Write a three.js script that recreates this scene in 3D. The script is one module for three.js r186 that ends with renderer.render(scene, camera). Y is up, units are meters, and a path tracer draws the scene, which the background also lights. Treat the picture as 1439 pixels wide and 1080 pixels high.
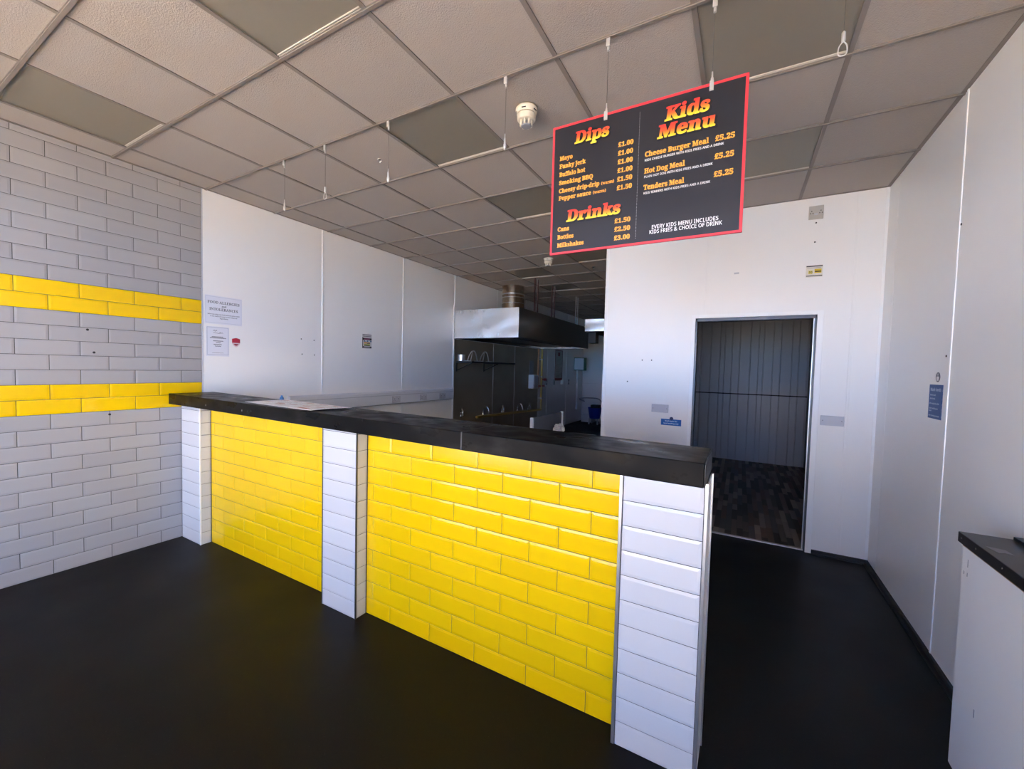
import * as THREE from 'three';
import { RoundedBoxGeometry } from 'three/addons/geometries/RoundedBoxGeometry.js';
import { mergeGeometries } from 'three/addons/utils/BufferGeometryUtils.js';
import { ImprovedNoise } from 'three/addons/math/ImprovedNoise.js';
import { Sky } from 'three/addons/objects/Sky.js';

// ---------------------------------------------------------------- camera, sky, sun, exposure
const scene = new THREE.Scene();
const camera = new THREE.PerspectiveCamera(2 * Math.atan(540 / 573.19) * 180 / Math.PI, 1439 / 1080, 0.05, 200);
camera.rotation.order = 'YXZ';
camera.position.set(4.10907, 1.5111, 1.79107);
camera.rotation.set(-0.041237, 0.509866, 0.024854);
scene.add(camera);

const renderer = new THREE.WebGLRenderer({ antialias: true });
renderer.toneMapping = THREE.LinearToneMapping;
renderer.toneMappingExposure = 2.22;
renderer.shadowMap.enabled = true;

const sunAt = new THREE.Vector3(0.75, 1.0, -0.25).normalize();
const sky = new Sky();
sky.scale.setScalar(1000);
sky.material.uniforms.turbidity.value = 12;
sky.material.uniforms.rayleigh.value = 0.19;
sky.material.uniforms.mieCoefficient.value = 0.004;
sky.material.uniforms.mieDirectionalG.value = 0.8;
sky.material.uniforms.sunPosition.value.copy(sunAt);
scene.add(sky);
scene.environmentIntensity = 5.5;
const sun = new THREE.DirectionalLight(0xffeedd, 15);
sun.position.copy(sunAt).multiplyScalar(30);
sun.castShadow = true;
sun.shadow.mapSize.set(2048, 2048);
Object.assign(sun.shadow.camera, { left: -16, right: 16, top: 16, bottom: -16, near: 1, far: 80 });
scene.add(sun); scene.add(sun.target);

// ---------------------------------------------------------------- helpers
const H = 2.984, XR = 5.062, ZB = -2.438, ZF = 3.4, ZK = -9.85, XD = 2.84, ZS = -6.28;
let seed = 7;
const rnd = () => { seed = (seed * 1664525 + 1013904223) % 4294967296; return seed / 4294967296; };
const noise = new ImprovedNoise();
const used = {};
function numbered(n) { const k = (used[n] = (used[n] ?? -1) + 1); return k ? n + '_' + String(k).padStart(3, '0') : n; }
function mesh(name, geo, mat, parent) {
  const m = new THREE.Mesh(geo, mat);
  m.name = parent ? name : numbered(name);
  m.castShadow = m.receiveShadow = true;
  (parent ?? scene).add(m);
  return m;
}
function tag(o, label, category, group) { o.userData.label = label; o.userData.category = category; if (group) o.userData.group = group; return o; }
function thing(name, label, category, [x, y, z] = [0, 0, 0], turn = 0, group) {
  const g = new THREE.Group(); g.name = numbered(name); g.position.set(x, y, z); g.rotation.y = turn; scene.add(g);
  return tag(g, label, category, group);
}
function struct(name, geo, mat) {
  const o = geo ? mesh(name, geo, mat) : new THREE.Group();
  if (!geo) { o.name = numbered(name); scene.add(o); }
  o.userData.kind = 'structure';
  return o;
}
// metric uv for axis aligned geometry
function metric(g) {
  const p = g.attributes.position, n = g.attributes.normal, uv = new Float32Array(p.count * 2);
  for (let i = 0; i < p.count; i++) {
    const ax = Math.abs(n.getX(i)), ay = Math.abs(n.getY(i)), az = Math.abs(n.getZ(i));
    const [u, v] = ax > ay && ax > az ? [p.getZ(i), p.getY(i)] : ay > az ? [p.getX(i), p.getZ(i)] : [p.getX(i), p.getY(i)];
    uv[i * 2] = u; uv[i * 2 + 1] = v;
  }
  g.setAttribute('uv', new THREE.BufferAttribute(uv, 2));
  return g;
}
function box(x0, x1, y0, y1, z0, z1) { const g = new THREE.BoxGeometry(x1 - x0, y1 - y0, z1 - z0); g.translate((x0 + x1) / 2, (y0 + y1) / 2, (z0 + z1) / 2); return metric(g); }
function rbox(x0, x1, y0, y1, z0, z1, r = 0.003, s = 2) { const g = new RoundedBoxGeometry(x1 - x0, y1 - y0, z1 - z0, s, r); g.translate((x0 + x1) / 2, (y0 + y1) / 2, (z0 + z1) / 2); return metric(g); }
function plain(g) { const q = g.index ? g.toNonIndexed() : g.clone(); for (const k of Object.keys(q.attributes)) if (!['position', 'normal', 'uv'].includes(k)) q.deleteAttribute(k); return q; }
const join = (...gs) => mergeGeometries(gs.flat().map(plain));
const V = (x, y, z) => new THREE.Vector3(x, y, z);
function tube(pts, r, seg = 24, rs = 8, tension = 0.5) { return new THREE.TubeGeometry(new THREE.CatmullRomCurve3(pts.map((p) => V(...p)), false, 'catmullrom', tension), seg, r, rs, false); }
function rod(a, b, r, n = 10) {
  const A = V(...a), B = V(...b), d = B.clone().sub(A), g = new THREE.CylinderGeometry(r, r, d.length(), n);
  g.applyQuaternion(new THREE.Quaternion().setFromUnitVectors(V(0, 1, 0), d.normalize())); g.translate((A.x + B.x) / 2, (A.y + B.y) / 2, (A.z + B.z) / 2);
  return g;
}
const lathe = (pts, n = 24) => new THREE.LatheGeometry(pts.map(([x, y]) => new THREE.Vector2(x, y)), n);
// metro tile: bevelled glazed block, centred in x and y, back at z = 0
function bevelTile(w, h, t = 0.008, b = 0.012, bh = 0.002) {
  const X = w / 2, Y = h / 2, bx = Math.min(b, w * 0.3), by = Math.min(b, h * 0.3), x = X - bx, y = Y - by, e = t - bh;
  const q = [], quad = (a, c, d, f) => q.push(...a, ...c, ...d, ...a, ...d, ...f);
  quad([-x, -y, t], [x, -y, t], [x, y, t], [-x, y, t]);
  quad([-X, Y, e], [-x, y, t], [x, y, t], [X, Y, e]); quad([-X, -Y, e], [X, -Y, e], [x, -y, t], [-x, -y, t]);
  quad([-X, -Y, e], [-x, -y, t], [-x, y, t], [-X, Y, e]); quad([X, -Y, e], [X, Y, e], [x, y, t], [x, -y, t]);
  quad([-X, Y, 0], [-X, Y, e], [X, Y, e], [X, Y, 0]); quad([-X, -Y, 0], [X, -Y, 0], [X, -Y, e], [-X, -Y, e]);
  quad([-X, -Y, 0], [-X, -Y, e], [-X, Y, e], [-X, Y, 0]); quad([X, -Y, 0], [X, Y, 0], [X, Y, e], [X, -Y, e]);
  const g = new THREE.BufferGeometry();
  g.setAttribute('position', new THREE.BufferAttribute(new Float32Array(q), 3));
  g.computeVertexNormals();
  return metric(g);
}
const tileCache = {};
const tileGeo = (w, h) => (tileCache[w.toFixed(3) + '|' + h.toFixed(3)] ??= bevelTile(w, h));

// ---------------------------------------------------------------- textures
function dataTex(n, f, srgb, rep = 1) {
  const d = new Uint8Array(n * n * 4);
  for (let j = 0; j < n; j++) for (let i = 0; i < n; i++) { const c = f(i / n, j / n, i, j), k = (j * n + i) * 4; for (let q = 0; q < 3; q++) d[k + q] = Math.max(0, Math.min(255, 255 * (Array.isArray(c) ? c[q] : c))); d[k + 3] = 255; }
  const t = new THREE.DataTexture(d, n, n); t.wrapS = t.wrapT = THREE.RepeatWrapping; t.magFilter = THREE.LinearFilter; t.minFilter = THREE.LinearMipmapLinearFilter; t.generateMipmaps = true;
  if (srgb) t.colorSpace = THREE.SRGBColorSpace;
  t.repeat.set(rep, rep); t.needsUpdate = true; return t;
}
function canvasTex(w, h, draw) {
  const c = document.createElement('canvas'); c.width = w; c.height = h; const x = c.getContext('2d'); draw(x, w, h);
  const t = new THREE.CanvasTexture(c); t.colorSpace = THREE.SRGBColorSpace; return t;
}
// tiling fractal noise over the unit square
function fbm(u, v, f, o = 4, z = 0) {
  let s = 0, a = 0.5;
  for (let k = 0; k < o; k++) {
    const A = noise.noise(u * f, v * f, z), B = noise.noise((u - 1) * f, v * f, z), C = noise.noise(u * f, (v - 1) * f, z), D = noise.noise((u - 1) * f, (v - 1) * f, z);
    s += a * (A * (1 - u) * (1 - v) + B * u * (1 - v) + C * (1 - u) * v + D * u * v); f *= 2; a *= 0.5; z += 3.7;
  }
  return s;
}
const stippleBump = dataTex(512, (u, v) => 0.5 + 0.9 * fbm(u, v, 100, 2, 1.3), false, 1 / 0.5);
const smearRough = (lo, hi, f, sx) => dataTex(512, (u, v) => lo + (hi - lo) * Math.max(0, Math.min(1, 0.5 + 1.3 * fbm(u, v, f, 5, 4.2) + 0.25 * fbm((u * sx) % 1, v, f * 2, 2, 9))), false);
const floorRough = smearRough(0.36, 0.56, 5, 1); floorRough.repeat.set(0.4, 0.4);
const floorMap = dataTex(1024, (u, v) => { const n = fbm(u, v, 4, 4, 2), g = rnd(); const s = 0.08 + 0.02 * n + 0.03 * (g - 0.5) + (g > 0.9992 ? 0.16 : 0); return [s * 1.02, s * 0.99, s * 0.97]; }, true, 0.5);
const brushedRough = dataTex(512, (u, v, i, j) => 0.24 + 0.2 * fbm(u, v, 4, 4, 7) + 0.05 * noise.noise(i * 0.9, j * 0.02, 3), false, 0.8);
const dentBump = dataTex(256, (u, v) => 0.5 + 0.9 * fbm(u, v, 3, 3, 5), false, 0.7);
const worktopRough = smearRough(0.16, 0.6, 6, 1); worktopRough.repeat.set(1.1, 1.6);
const worktopMap = dataTex(512, (u, v) => { const n = Math.max(0, fbm(u, v, 6, 5, 11) * 1.6 - 0.12); const s = 0.06 + 0.22 * n; return [s, s * 0.97, s * 0.95]; }, true); worktopMap.repeat.set(0.7, 1.3);
const grimeMap = dataTex(512, (u, v) => { const n = 0.5 + fbm(u, v, 3, 5, 21); return [0.56 + 0.2 * n, 0.52 + 0.18 * n, 0.45 + 0.15 * n]; }, true, 0.4);

// ---------------------------------------------------------------- materials
const std = (c, r = 0.6, o = {}) => new THREE.MeshStandardMaterial({ color: c, roughness: r, ...o });
const lin = (r, g, b) => new THREE.Color().setRGB(r, g, b);
const M = {
  wall: std(lin(0.62, 0.6, 0.58), 0.8), plaster: std(lin(0.55, 0.53, 0.5), 0.85),
  panel: std(lin(0.89, 0.875, 0.85), 0.32), strip: std(lin(0.92, 0.92, 0.91), 0.35),
  panelEdge: std(lin(0.62, 0.61, 0.6), 0.5),
  tileWhiteShaded: [0, 1, 2].map((k) => std(lin(0.37 + 0.012 * k, 0.352 + 0.012 * k, 0.345 + 0.01 * k), 0.16)),  // left wall: same white tile as the pillars, colour darkened for weaker light
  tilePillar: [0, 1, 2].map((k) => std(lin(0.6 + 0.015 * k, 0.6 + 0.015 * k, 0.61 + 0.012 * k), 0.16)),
  tileYellow: [0, 1, 2].map((k) => std(lin(0.9 + 0.02 * k, 0.555 + 0.014 * k, 0.002), 0.14)),
  grout: std(lin(0.06, 0.055, 0.05), 0.95),
  ceilTile: [0, 1, 2].map((k) => std(lin(0.43 + 0.014 * k, 0.385 + 0.012 * k, 0.35 + 0.01 * k), 0.95, { bumpMap: stippleBump, bumpScale: 0.0022 })),
  rail: std(lin(0.24, 0.21, 0.188), 0.6), lightFrame: std(lin(0.55, 0.52, 0.47), 0.4), lightPanel: std(lin(0.26, 0.235, 0.19), 0.45),
  floor: new THREE.MeshPhysicalMaterial({ color: 0xffffff, roughness: 1, map: floorMap, roughnessMap: floorRough, specularIntensity: 0.28 }),
  skirting: std(lin(0.012, 0.012, 0.013), 0.45),
  worktop: new THREE.MeshPhysicalMaterial({ color: 0xffffff, roughness: 1, map: worktopMap, roughnessMap: worktopRough, specularIntensity: 0.16 }), worktopEdge: std(lin(0.012, 0.011, 0.011), 0.35),
  steel: std(lin(0.92, 0.91, 0.9), 1, { metalness: 1, roughnessMap: brushedRough, bumpMap: dentBump, bumpScale: 0.01 }),
  shadedSteel: std(lin(0.2, 0.165, 0.13), 0.32, { metalness: 0.9 }), galvanised: std(lin(0.52, 0.41, 0.31), 1, { metalness: 1, roughnessMap: brushedRough }),  // hood sides: steel colour darkened to imitate a dim kitchen reflection
  splash: std(0xffffff, 0.45, { metalness: 0.6, map: grimeMap }),
  alu: std(lin(0.72, 0.72, 0.72), 0.3, { metalness: 0.9 }), chrome: std(lin(0.85, 0.85, 0.86), 0.12, { metalness: 1 }),
  darkTrim: std(lin(0.09, 0.09, 0.095), 0.35, { metalness: 0.6 }),
  black: std(lin(0.01, 0.01, 0.01), 0.5), hole: std(lin(0.02, 0.018, 0.016), 0.9),
  white: std(lin(0.78, 0.78, 0.77), 0.4), plate: std(lin(0.55, 0.56, 0.6), 0.4), cream: std(lin(0.72, 0.66, 0.54), 0.45),
  ribbed: std(lin(0.55, 0.56, 0.58), 0.4), storeWall: std(lin(0.5, 0.5, 0.5), 0.8),
  brass: std(lin(0.5, 0.34, 0.08), 0.4, { metalness: 0.5 }), copper: std(lin(0.35, 0.16, 0.08), 0.4, { metalness: 0.8 }), darkRed: std(lin(0.07, 0.008, 0.008), 0.6), redPaint: std(lin(0.35, 0.03, 0.02), 0.5),
  blue: std(lin(0.02, 0.05, 0.4), 0.4), green: std(lin(0.03, 0.16, 0.07), 0.5), dullWall: std(lin(0.3, 0.28, 0.26), 0.7), jointGrey: std(lin(0.12, 0.12, 0.12), 0.5), greyPlastic: std(lin(0.3, 0.31, 0.33), 0.5),
  red: std(lin(0.72, 0.04, 0.04), 0.35), pavement: std(lin(0.56, 0.4, 0.24), 0.9), wire: std(lin(0.1, 0.1, 0.1), 0.5), nickel: std(lin(0.7, 0.69, 0.67), 0.3, { metalness: 0.55 }),
  chip: std(lin(0.45, 0.3, 0.18), 0.9),
  glass: new THREE.MeshPhysicalMaterial({ color: 0xffffff, transmission: 1, thickness: 0, roughness: 0, ior: 1.5 }),
  vinyl: std(0xffffff, 0.5, { vertexColors: true }),
};
const pick = (a) => a[Math.floor(rnd() * a.length)];
const printed = (w, h, draw, r = 0.5) => std(0xffffff, r, { map: canvasTex(w, h, draw) });

// ---------------------------------------------------------------- floor, ground
struct('floor', box(-0.15, XR + 0.1, -0.12, 0, ZK - 0.1, ZF + 0.1), M.floor);
struct('pavement', box(-25, 30, -0.25, -0.05, ZF + 0.1, 32), M.pavement);

// ---------------------------------------------------------------- ceiling: slab, lay-in tiles, light panels, rails
{
  const c = struct('ceiling');
  mesh('slab', box(-0.15, XR + 0.1, 3.06, 3.25, ZK - 0.1, ZF + 0.1), M.plaster, c);
  const xs = [0]; for (let i = 0; i < 8; i++) xs.push(0.2834 + 0.6 * i); xs.push(XR);
  const zs = [ZF]; for (let j = -4; j < 18; j++) zs.push(0.568 - 0.6 * (j - 1)); zs.push(ZK);
  const lights = new Set(['0,0', '3,0', '3,2', '3,4', '6,2', '6,4', '1,8', '1,10', '3,7']);
  for (let a = 0; a < xs.length - 1; a++) for (let b = 0; b < zs.length - 1; b++) {
    const z1 = zs[b] - 0.003, x0 = xs[a] + 0.003, x1 = (z1 < ZB + 0.1 ? Math.min(XD, xs[a + 1]) : xs[a + 1]) - 0.003, z0 = zs[b + 1] + 0.003;
    if (z1 < ZB + 0.1 && x0 > XD - 0.01) continue;
    const lit = lights.has((a - 1) + ',' + (b - 5));
    const m = mesh(lit ? 'light_panel' : 'ceiling_tile', box(x0, x1, 0, 0.012, z0, z1), lit ? M.lightPanel : pick(M.ceilTile), c);
    m.position.y = H + (lit ? 0.009 : 0.004);
    if (lit) {
      m.userData.label = 'unlit flush light panel set in the ceiling grid';
      const u0 = x0 + 0.008, u1 = x1 - 0.008, v0 = z0 + 0.008, v1 = z1 - 0.008;
mesh('frame', join(box(u0, u1, -0.006, 0, v0, v0 + 0.003), box(u0, u1, -0.006, 0, v0 + 0.008, v0 + 0.011)), M.lightFrame, m);
    }
  }
  for (const z of zs.slice(1, -1)) {
    const xe = z < ZB + 0.05 ? XD : XR;
    mesh('ceiling_rail', join(box(0, xe, H, H + 0.005, z - 0.012, z + 0.012), box(0, xe, H - 0.005, H, z - 0.0075, z + 0.0075), box(0, xe, H, 3.05, z - 0.001, z + 0.001)), M.rail, c);
  }
  xs.slice(1, -1).forEach((x) => mesh('ceiling_rail', box(x - 0.011, x + 0.011, H - 0.001, H + 0.004, x > XD ? ZB : ZK, ZF), M.rail, c));
  // wall angle round the edge
  mesh('wall_angle', box(0, 0.02, H, H + 0.003, ZK, ZF), M.rail, c);
  mesh('wall_angle', box(XR - 0.02, XR, H, H + 0.003, ZB, ZF), M.rail, c);
  mesh('wall_angle', box(XD, XR, H, H + 0.003, ZB, ZB + 0.02), M.rail, c);
}

// ---------------------------------------------------------------- left wall: metro tiles, then white panels
const TL = 0.3017, TP = 0.1016;
{
  const w = struct('wall_left');
  mesh('wall_core', box(-0.15, -0.008, 0, 3.06, ZK - 0.1, ZF + 0.1), M.wall, w);
  mesh('grout_bed', box(-0.008, -0.004, 0, H, 0.001, ZF), M.grout, w);
  const lineY = (k) => (k <= 0 ? 0 : Math.min(H + 0.01, 0.0975 + TP * (k - 1)));
  const rest = [];
  for (let r = 1; r <= 30; r++) {
    const y0 = lineY(r - 1), y1 = lineY(r), yellow = r === 12 || r === 13 || r === 19 || r === 20;
    const cuts = [0.002]; for (let z = (r % 2 ? TL : TL / 2); z < ZF; z += TL) cuts.push(z); cuts.push(ZF);
    for (let i = 0; i < cuts.length - 1; i++) {
      const a = cuts[i], b = cuts[i + 1], g = tileGeo(b - a - 0.0034, y1 - y0 - 0.0032), mat = pick(yellow ? M.tileYellow : M.tileWhiteShaded);
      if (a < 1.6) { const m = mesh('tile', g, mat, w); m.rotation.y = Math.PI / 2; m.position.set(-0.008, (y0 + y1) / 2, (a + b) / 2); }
      else { const q = g.clone(); q.rotateY(Math.PI / 2); q.translate(-0.008, (y0 + y1) / 2, (a + b) / 2); rest.push([q, yellow]); }
    }
  }
  for (const y of [false, true]) { const m = mesh(y ? 'yellow_tiles' : 'white_tiles', join(rest.filter((e) => e[1] === y).map((e) => e[0])), (y ? M.tileYellow : M.tileWhiteShaded)[1], w); m.userData.kind = 'stuff'; }
  mesh('tile_trim', box(-0.008, 0.002, 0, H, -0.007, 0.001), M.plate, w);
  const seams = [-0.007, -1.171, -2.415, -3.58, -4.904, -6.1, -7.3, -8.55, ZK];
  for (let i = 0; i < seams.length - 1; i++) {
    mesh('panel', box(-0.008, 0, 0, H + 0.03, seams[i + 1] + 0.002, seams[i] - 0.002), M.panel, w);
    if (i) mesh('joint_strip', rbox(-0.002, 0.006, i >= 4 && i <= 5 ? 2.43 : 0, H, seams[i] - 0.008, seams[i] + 0.008, 0.003), M.strip, w);
  }
  // plugged screw holes left in the panels and tiles
  for (const [y, z] of [[1.761, -0.92], [1.757, -1.07], [1.6, -0.93], [1.596, -1.075]]) { const m = mesh('screw_hole', rod([-0.001, y, z], [0.0015, y, z], 0.006), M.hole, w); }
  for (const [y, z] of [[1.708, 0.716], [1.546, 0.684], [1.087, 0.605]]) mesh('screw_hole', join(rod([-0.001, y, z], [0.002, y, z], 0.008), rod([0, y, z], [0.008, y - 0.001, z], 0.004)), M.hole, w);
}

// ---------------------------------------------------------------- right wall
{
  const w = struct('wall_right');
  mesh('wall_core', box(XR + 0.008, XR + 0.1, 0, 3.06, ZK - 0.1, ZF + 0.1), M.wall, w);
  const seams = [ZF, 2.5, 1.25, 0.03, -1.19, -2.21, ZB];
  for (let i = 0; i < seams.length - 1; i++) mesh('panel', box(XR, XR + 0.008, 0, H + 0.03, seams[i + 1] + 0.0015, seams[i] - 0.0015), M.panel, w);
  for (const z of [2.5, 1.25, 0.03, -1.19]) mesh('joint_strip', rbox(XR - 0.005, XR + 0.003, 0.02, H, z - 0.008, z + 0.008, 0.003), M.strip, w);
  mesh('joint_strip', rbox(XR - 0.002, XR + 0.003, 0.02, H, -2.214, -2.206, 0.002), M.panel, w);
  for (const [y, z] of [[1.63, -1.24], [2.3, -1.17]]) mesh('screw_hole', rod([XR + 0.001, y, z], [XR - 0.002, y, z], 0.006), M.hole, w);
  mesh('store_side', box(XR, XR + 0.008, 0, 3.05, ZS, ZB - 0.1), M.storeWall, w);
}
struct('baseboard_right', join(box(XR - 0.012, XR, 0, 0.035, ZB, ZF), box(XR - 0.03, XR, 0, 0.012, ZB, ZF)), M.skirting);
struct('baseboard_back', join(box(4.692, XR, 0, 0.035, ZB, ZB + 0.012), box(4.692, XR, 0, 0.012, ZB, ZB + 0.03)), M.skirting);

// ---------------------------------------------------------------- partition with the doorway
const DX0 = 3.715, DX1 = 4.65, DY = 2.02;
{
  const w = struct('wall_back');
  mesh('wall_core', join(box(XD + 0.004, DX0, 0, 3.06, ZB - 0.1, ZB - 0.008), box(DX1, XR + 0.008, 0, 3.06, ZB - 0.1, ZB - 0.008), box(DX0, DX1, DY, 3.06, ZB - 0.1, ZB - 0.008)), M.wall, w);
  const cut = (pts) => { const s = new THREE.Shape(pts.map(([x, y]) => new THREE.Vector2(x, y))); const g = new THREE.ExtrudeGeometry(s, { depth: 0.008, bevelEnabled: false }); g.translate(0, 0, ZB - 0.008); return metric(g); };
  mesh('panel', cut([[XD, 0], [DX0, 0], [DX0, DY], [3.7895, DY], [3.7895, H + 0.03], [XD, H + 0.03]]), M.panel, w);
  mesh('panel', cut([[3.7915, DY], [DX1, DY], [DX1, 0], [4.8765, 0], [4.8765, H + 0.03], [3.7915, H + 0.03]]), M.panel, w);
  mesh('panel', cut([[4.8785, 0], [XR, 0], [XR, H + 0.03], [4.8785, H + 0.03]]), M.panel, w);
  mesh('joint_strip', rbox(4.868, 4.887, 0.035, H, ZB - 0.002, ZB + 0.003, 0.002), M.panel, w);
  mesh('joint_strip', rbox(3.784, 3.797, DY + 0.035, H, ZB - 0.002, ZB + 0.002, 0.0015), M.panel, w);
  mesh('corner_trim', join(box(XD - 0.003, XD + 0.03, 0, H, ZB, ZB + 0.002), box(XD - 0.003, XD, 0, H, ZB - 0.1, ZB + 0.002)), M.strip, w);
  mesh('corner_bead', rbox(XR - 0.02, XR, 0.035, H, ZB, ZB + 0.004, 0.002), M.strip, w);
  for (const [x, y] of [[4.605, 2.777], [4.603, 2.619], [3.24, 1.62], [3.33, 1.62], [3.1, 1.4]]) mesh('screw_hole', rod([x, y, ZB - 0.001], [x, y, ZB + 0.002], 0.006), M.hole, w);
  mesh('filler_patch', rbox(4.02, 4.06, 2.405, 2.42, ZB - 0.001, ZB + 0.001, 0.0005, 1), M.plate, w);
}
{
  const d = struct('door_1');
  const z0 = ZB - 0.004, z1 = ZB + 0.006;
  const mitre = (pts) => { const s = new THREE.Shape(pts.map(([x, y]) => new THREE.Vector2(x, y))); const g = new THREE.ExtrudeGeometry(s, { depth: z1 - z0 - 0.003, bevelEnabled: true, bevelSize: 0.0015, bevelThickness: 0.0015, bevelSegments: 1 }); g.translate(0, 0, z0); return metric(g); };
  const a = 0.03;
  mesh('frame_side', mitre([[DX0 - a, 0], [DX0, 0], [DX0, DY], [DX0 - a, DY + a]]), M.strip, d);
  mesh('frame_side', mitre([[DX1, 0], [DX1 + a + 0.01, 0], [DX1 + a + 0.01, DY + a], [DX1, DY]]), M.strip, d);
  mesh('frame_head', mitre([[DX0 - a, DY + a], [DX0, DY], [DX1, DY], [DX1 + a + 0.01, DY + a]]), M.strip, d);
  mesh('lining_side', box(DX0, DX0 + 0.018, 0, DY, ZB - 0.13, ZB - 0.006), M.darkTrim, d);
  mesh('lining_side', box(DX1 - 0.012, DX1, 0, DY, ZB - 0.13, ZB - 0.006), M.darkTrim, d);
  mesh('lining_bead', rbox(DX1 - 0.02, DX1 - 0.012, 0, DY, ZB - 0.06, ZB - 0.05, 0.002), M.alu, d);
  mesh('lining_head', box(DX0, DX1, DY - 0.03, DY, ZB - 0.13, ZB - 0.006), M.darkTrim, d);
  mesh('threshold_strip', rbox(DX0, DX1, -0.001, 0.008, ZB - 0.06, ZB - 0.02, 0.003), M.alu, d);
}
// store room behind the doorway
{
  const w = struct('wall_store');
  mesh('wall_core', box(XD + 0.1, XR + 0.008, 0, 3.06, ZS - 0.1, ZS), M.storeWall, w);
  mesh('joint_line', box(XD + 0.1, XR, 1.144, 1.166, ZS, ZS + 0.003), M.hole, w);
  const ribs = [[], []];
  let x = XD + 0.12;
  while (x < XR - 0.05) {
    const bw = 0.05 + 0.11 * rnd(), d = 0.004 + 0.006 * rnd();
    const x1 = Math.min(XR, x + bw);
    for (const [k, y0, y1] of [[0, 0, 1.146], [1, 1.164, 3.04]]) {
      const sh = new THREE.Shape([[x, 0], [x1, 0], [x1 - 0.008, d], [x + 0.008, d]].map(([p, q]) => new THREE.Vector2(p, q)));
      const g = new THREE.ExtrudeGeometry(sh, { depth: y1 - y0, bevelEnabled: false }); g.rotateX(-Math.PI / 2); g.scale(1, 1, -1); g.translate(0, y0, ZS);
      const ix = plain(g), p = ix.attributes.position.array;
      for (let i = 0; i < p.length; i += 9) for (let k2 = 0; k2 < 3; k2++) { const t = p[i + 3 + k2]; p[i + 3 + k2] = p[i + 6 + k2]; p[i + 6 + k2] = t; }
      ix.computeVertexNormals(); ribs[k].push(metric(ix));
    }
    x = x1 + 0.004;
  }
  for (const r of ribs[0]) mesh('cladding_rib', r, M.ribbed, w);
  for (const r of ribs[1]) mesh('cladding_rib', r, M.ribbed, w);
}
{
  // strip flooring in mixed tones
  const f = struct('floor'); f.name = 'floor_store';
  mesh('floor_bed', box(XD + 0.1, XR, 0, 0.003, ZS, ZB - 0.02), M.black, f);
  const tones = [[0.016, 0.014, 0.013], [0.035, 0.03, 0.027], [0.075, 0.06, 0.05], [0.12, 0.1, 0.085], [0.05, 0.048, 0.05], [0.028, 0.022, 0.018], [0.15, 0.125, 0.1], [0.07, 0.045, 0.035]];
  const parts = [];
  for (let x = XD + 0.1; x < XR - 0.01; x += 0.05) for (let z = ZB - 0.02 + rnd() * 0.4; z > ZS;) {
    const l = 0.18 + 0.35 * rnd(), a = Math.min(z, ZB - 0.02), b = Math.max(ZS, z - l);
    if (a - b > 0.02) {
      const g = new THREE.BoxGeometry(0.0485, 0.003, a - b - 0.0015); g.translate(x + 0.025, 0.0045, (a + b) / 2);
      const c = pick(tones), k = 1.7 + 0.8 * rnd(), col = new Float32Array(g.attributes.position.count * 3);
      for (let i = 0; i < col.length; i += 3) for (let q = 0; q < 3; q++) col[i + q] = c[q] * k;
      g.setAttribute('color', new THREE.BufferAttribute(col, 3)); parts.push(g);
    }
    z -= l;
  }
  const m = mesh('floor_strips', mergeGeometries(parts), M.vinyl, f); m.userData.kind = 'stuff';
}
// kitchen end wall and the wall between kitchen and store
{
  const w = struct('wall_kitchen');
  mesh('wall_core', box(-0.15, XD + 0.1, 0, 3.06, ZK - 0.1, ZK - 0.006), M.wall, w);
  for (const [a, b] of [[0.002, 1.2], [1.204, 2.4], [2.404, XD]]) { mesh('panel', box(a, b, 0, 1.1, ZK - 0.006, ZK), M.panel, w); mesh('panel', box(a, b, 1.104, H + 0.03, ZK - 0.006, ZK), M.panel, w); }
  struct('wall_divider', box(XD, XD + 0.1, 0, 3.06, ZK, ZB - 0.1), M.dullWall);
}
// shop front behind the viewer
{
  const w = struct('wall_front');
  const WX0 = 0.15, WX1 = 4.95, WY1 = 2.72;
  mesh('wall_core', join(box(-0.15, WX0, 0, 3.06, ZF, ZF + 0.2), box(WX1, XR + 0.1, 0, 3.06, ZF, ZF + 0.2), box(WX0, WX1, WY1, 3.06, ZF, ZF + 0.2), box(WX0, WX1, -0.1, 0.1, ZF, ZF + 0.2)), M.wall, w);
  const win = struct('window_1');
  const xs = [WX0, WX0 + 1.6, WX0 + 3.2, WX1];
  for (const x of xs) mesh('mullion', rbox(Math.max(WX0, x - 0.03), Math.min(WX1, x + 0.03), 0.1, WY1, ZF + 0.06, ZF + 0.13, 0.004), M.alu, win);
  for (const y of [0.1, WY1 - 0.06]) mesh('transom', rbox(WX0, WX1, y, y + 0.06, ZF + 0.065, ZF + 0.125, 0.004), M.alu, win);
  for (let i = 0; i < 3; i++) mesh('pane', box(xs[i] + 0.03, xs[i + 1] - 0.03, 0.16, WY1 - 0.06, ZF + 0.092, ZF + 0.098), M.glass, win);
}

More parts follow.
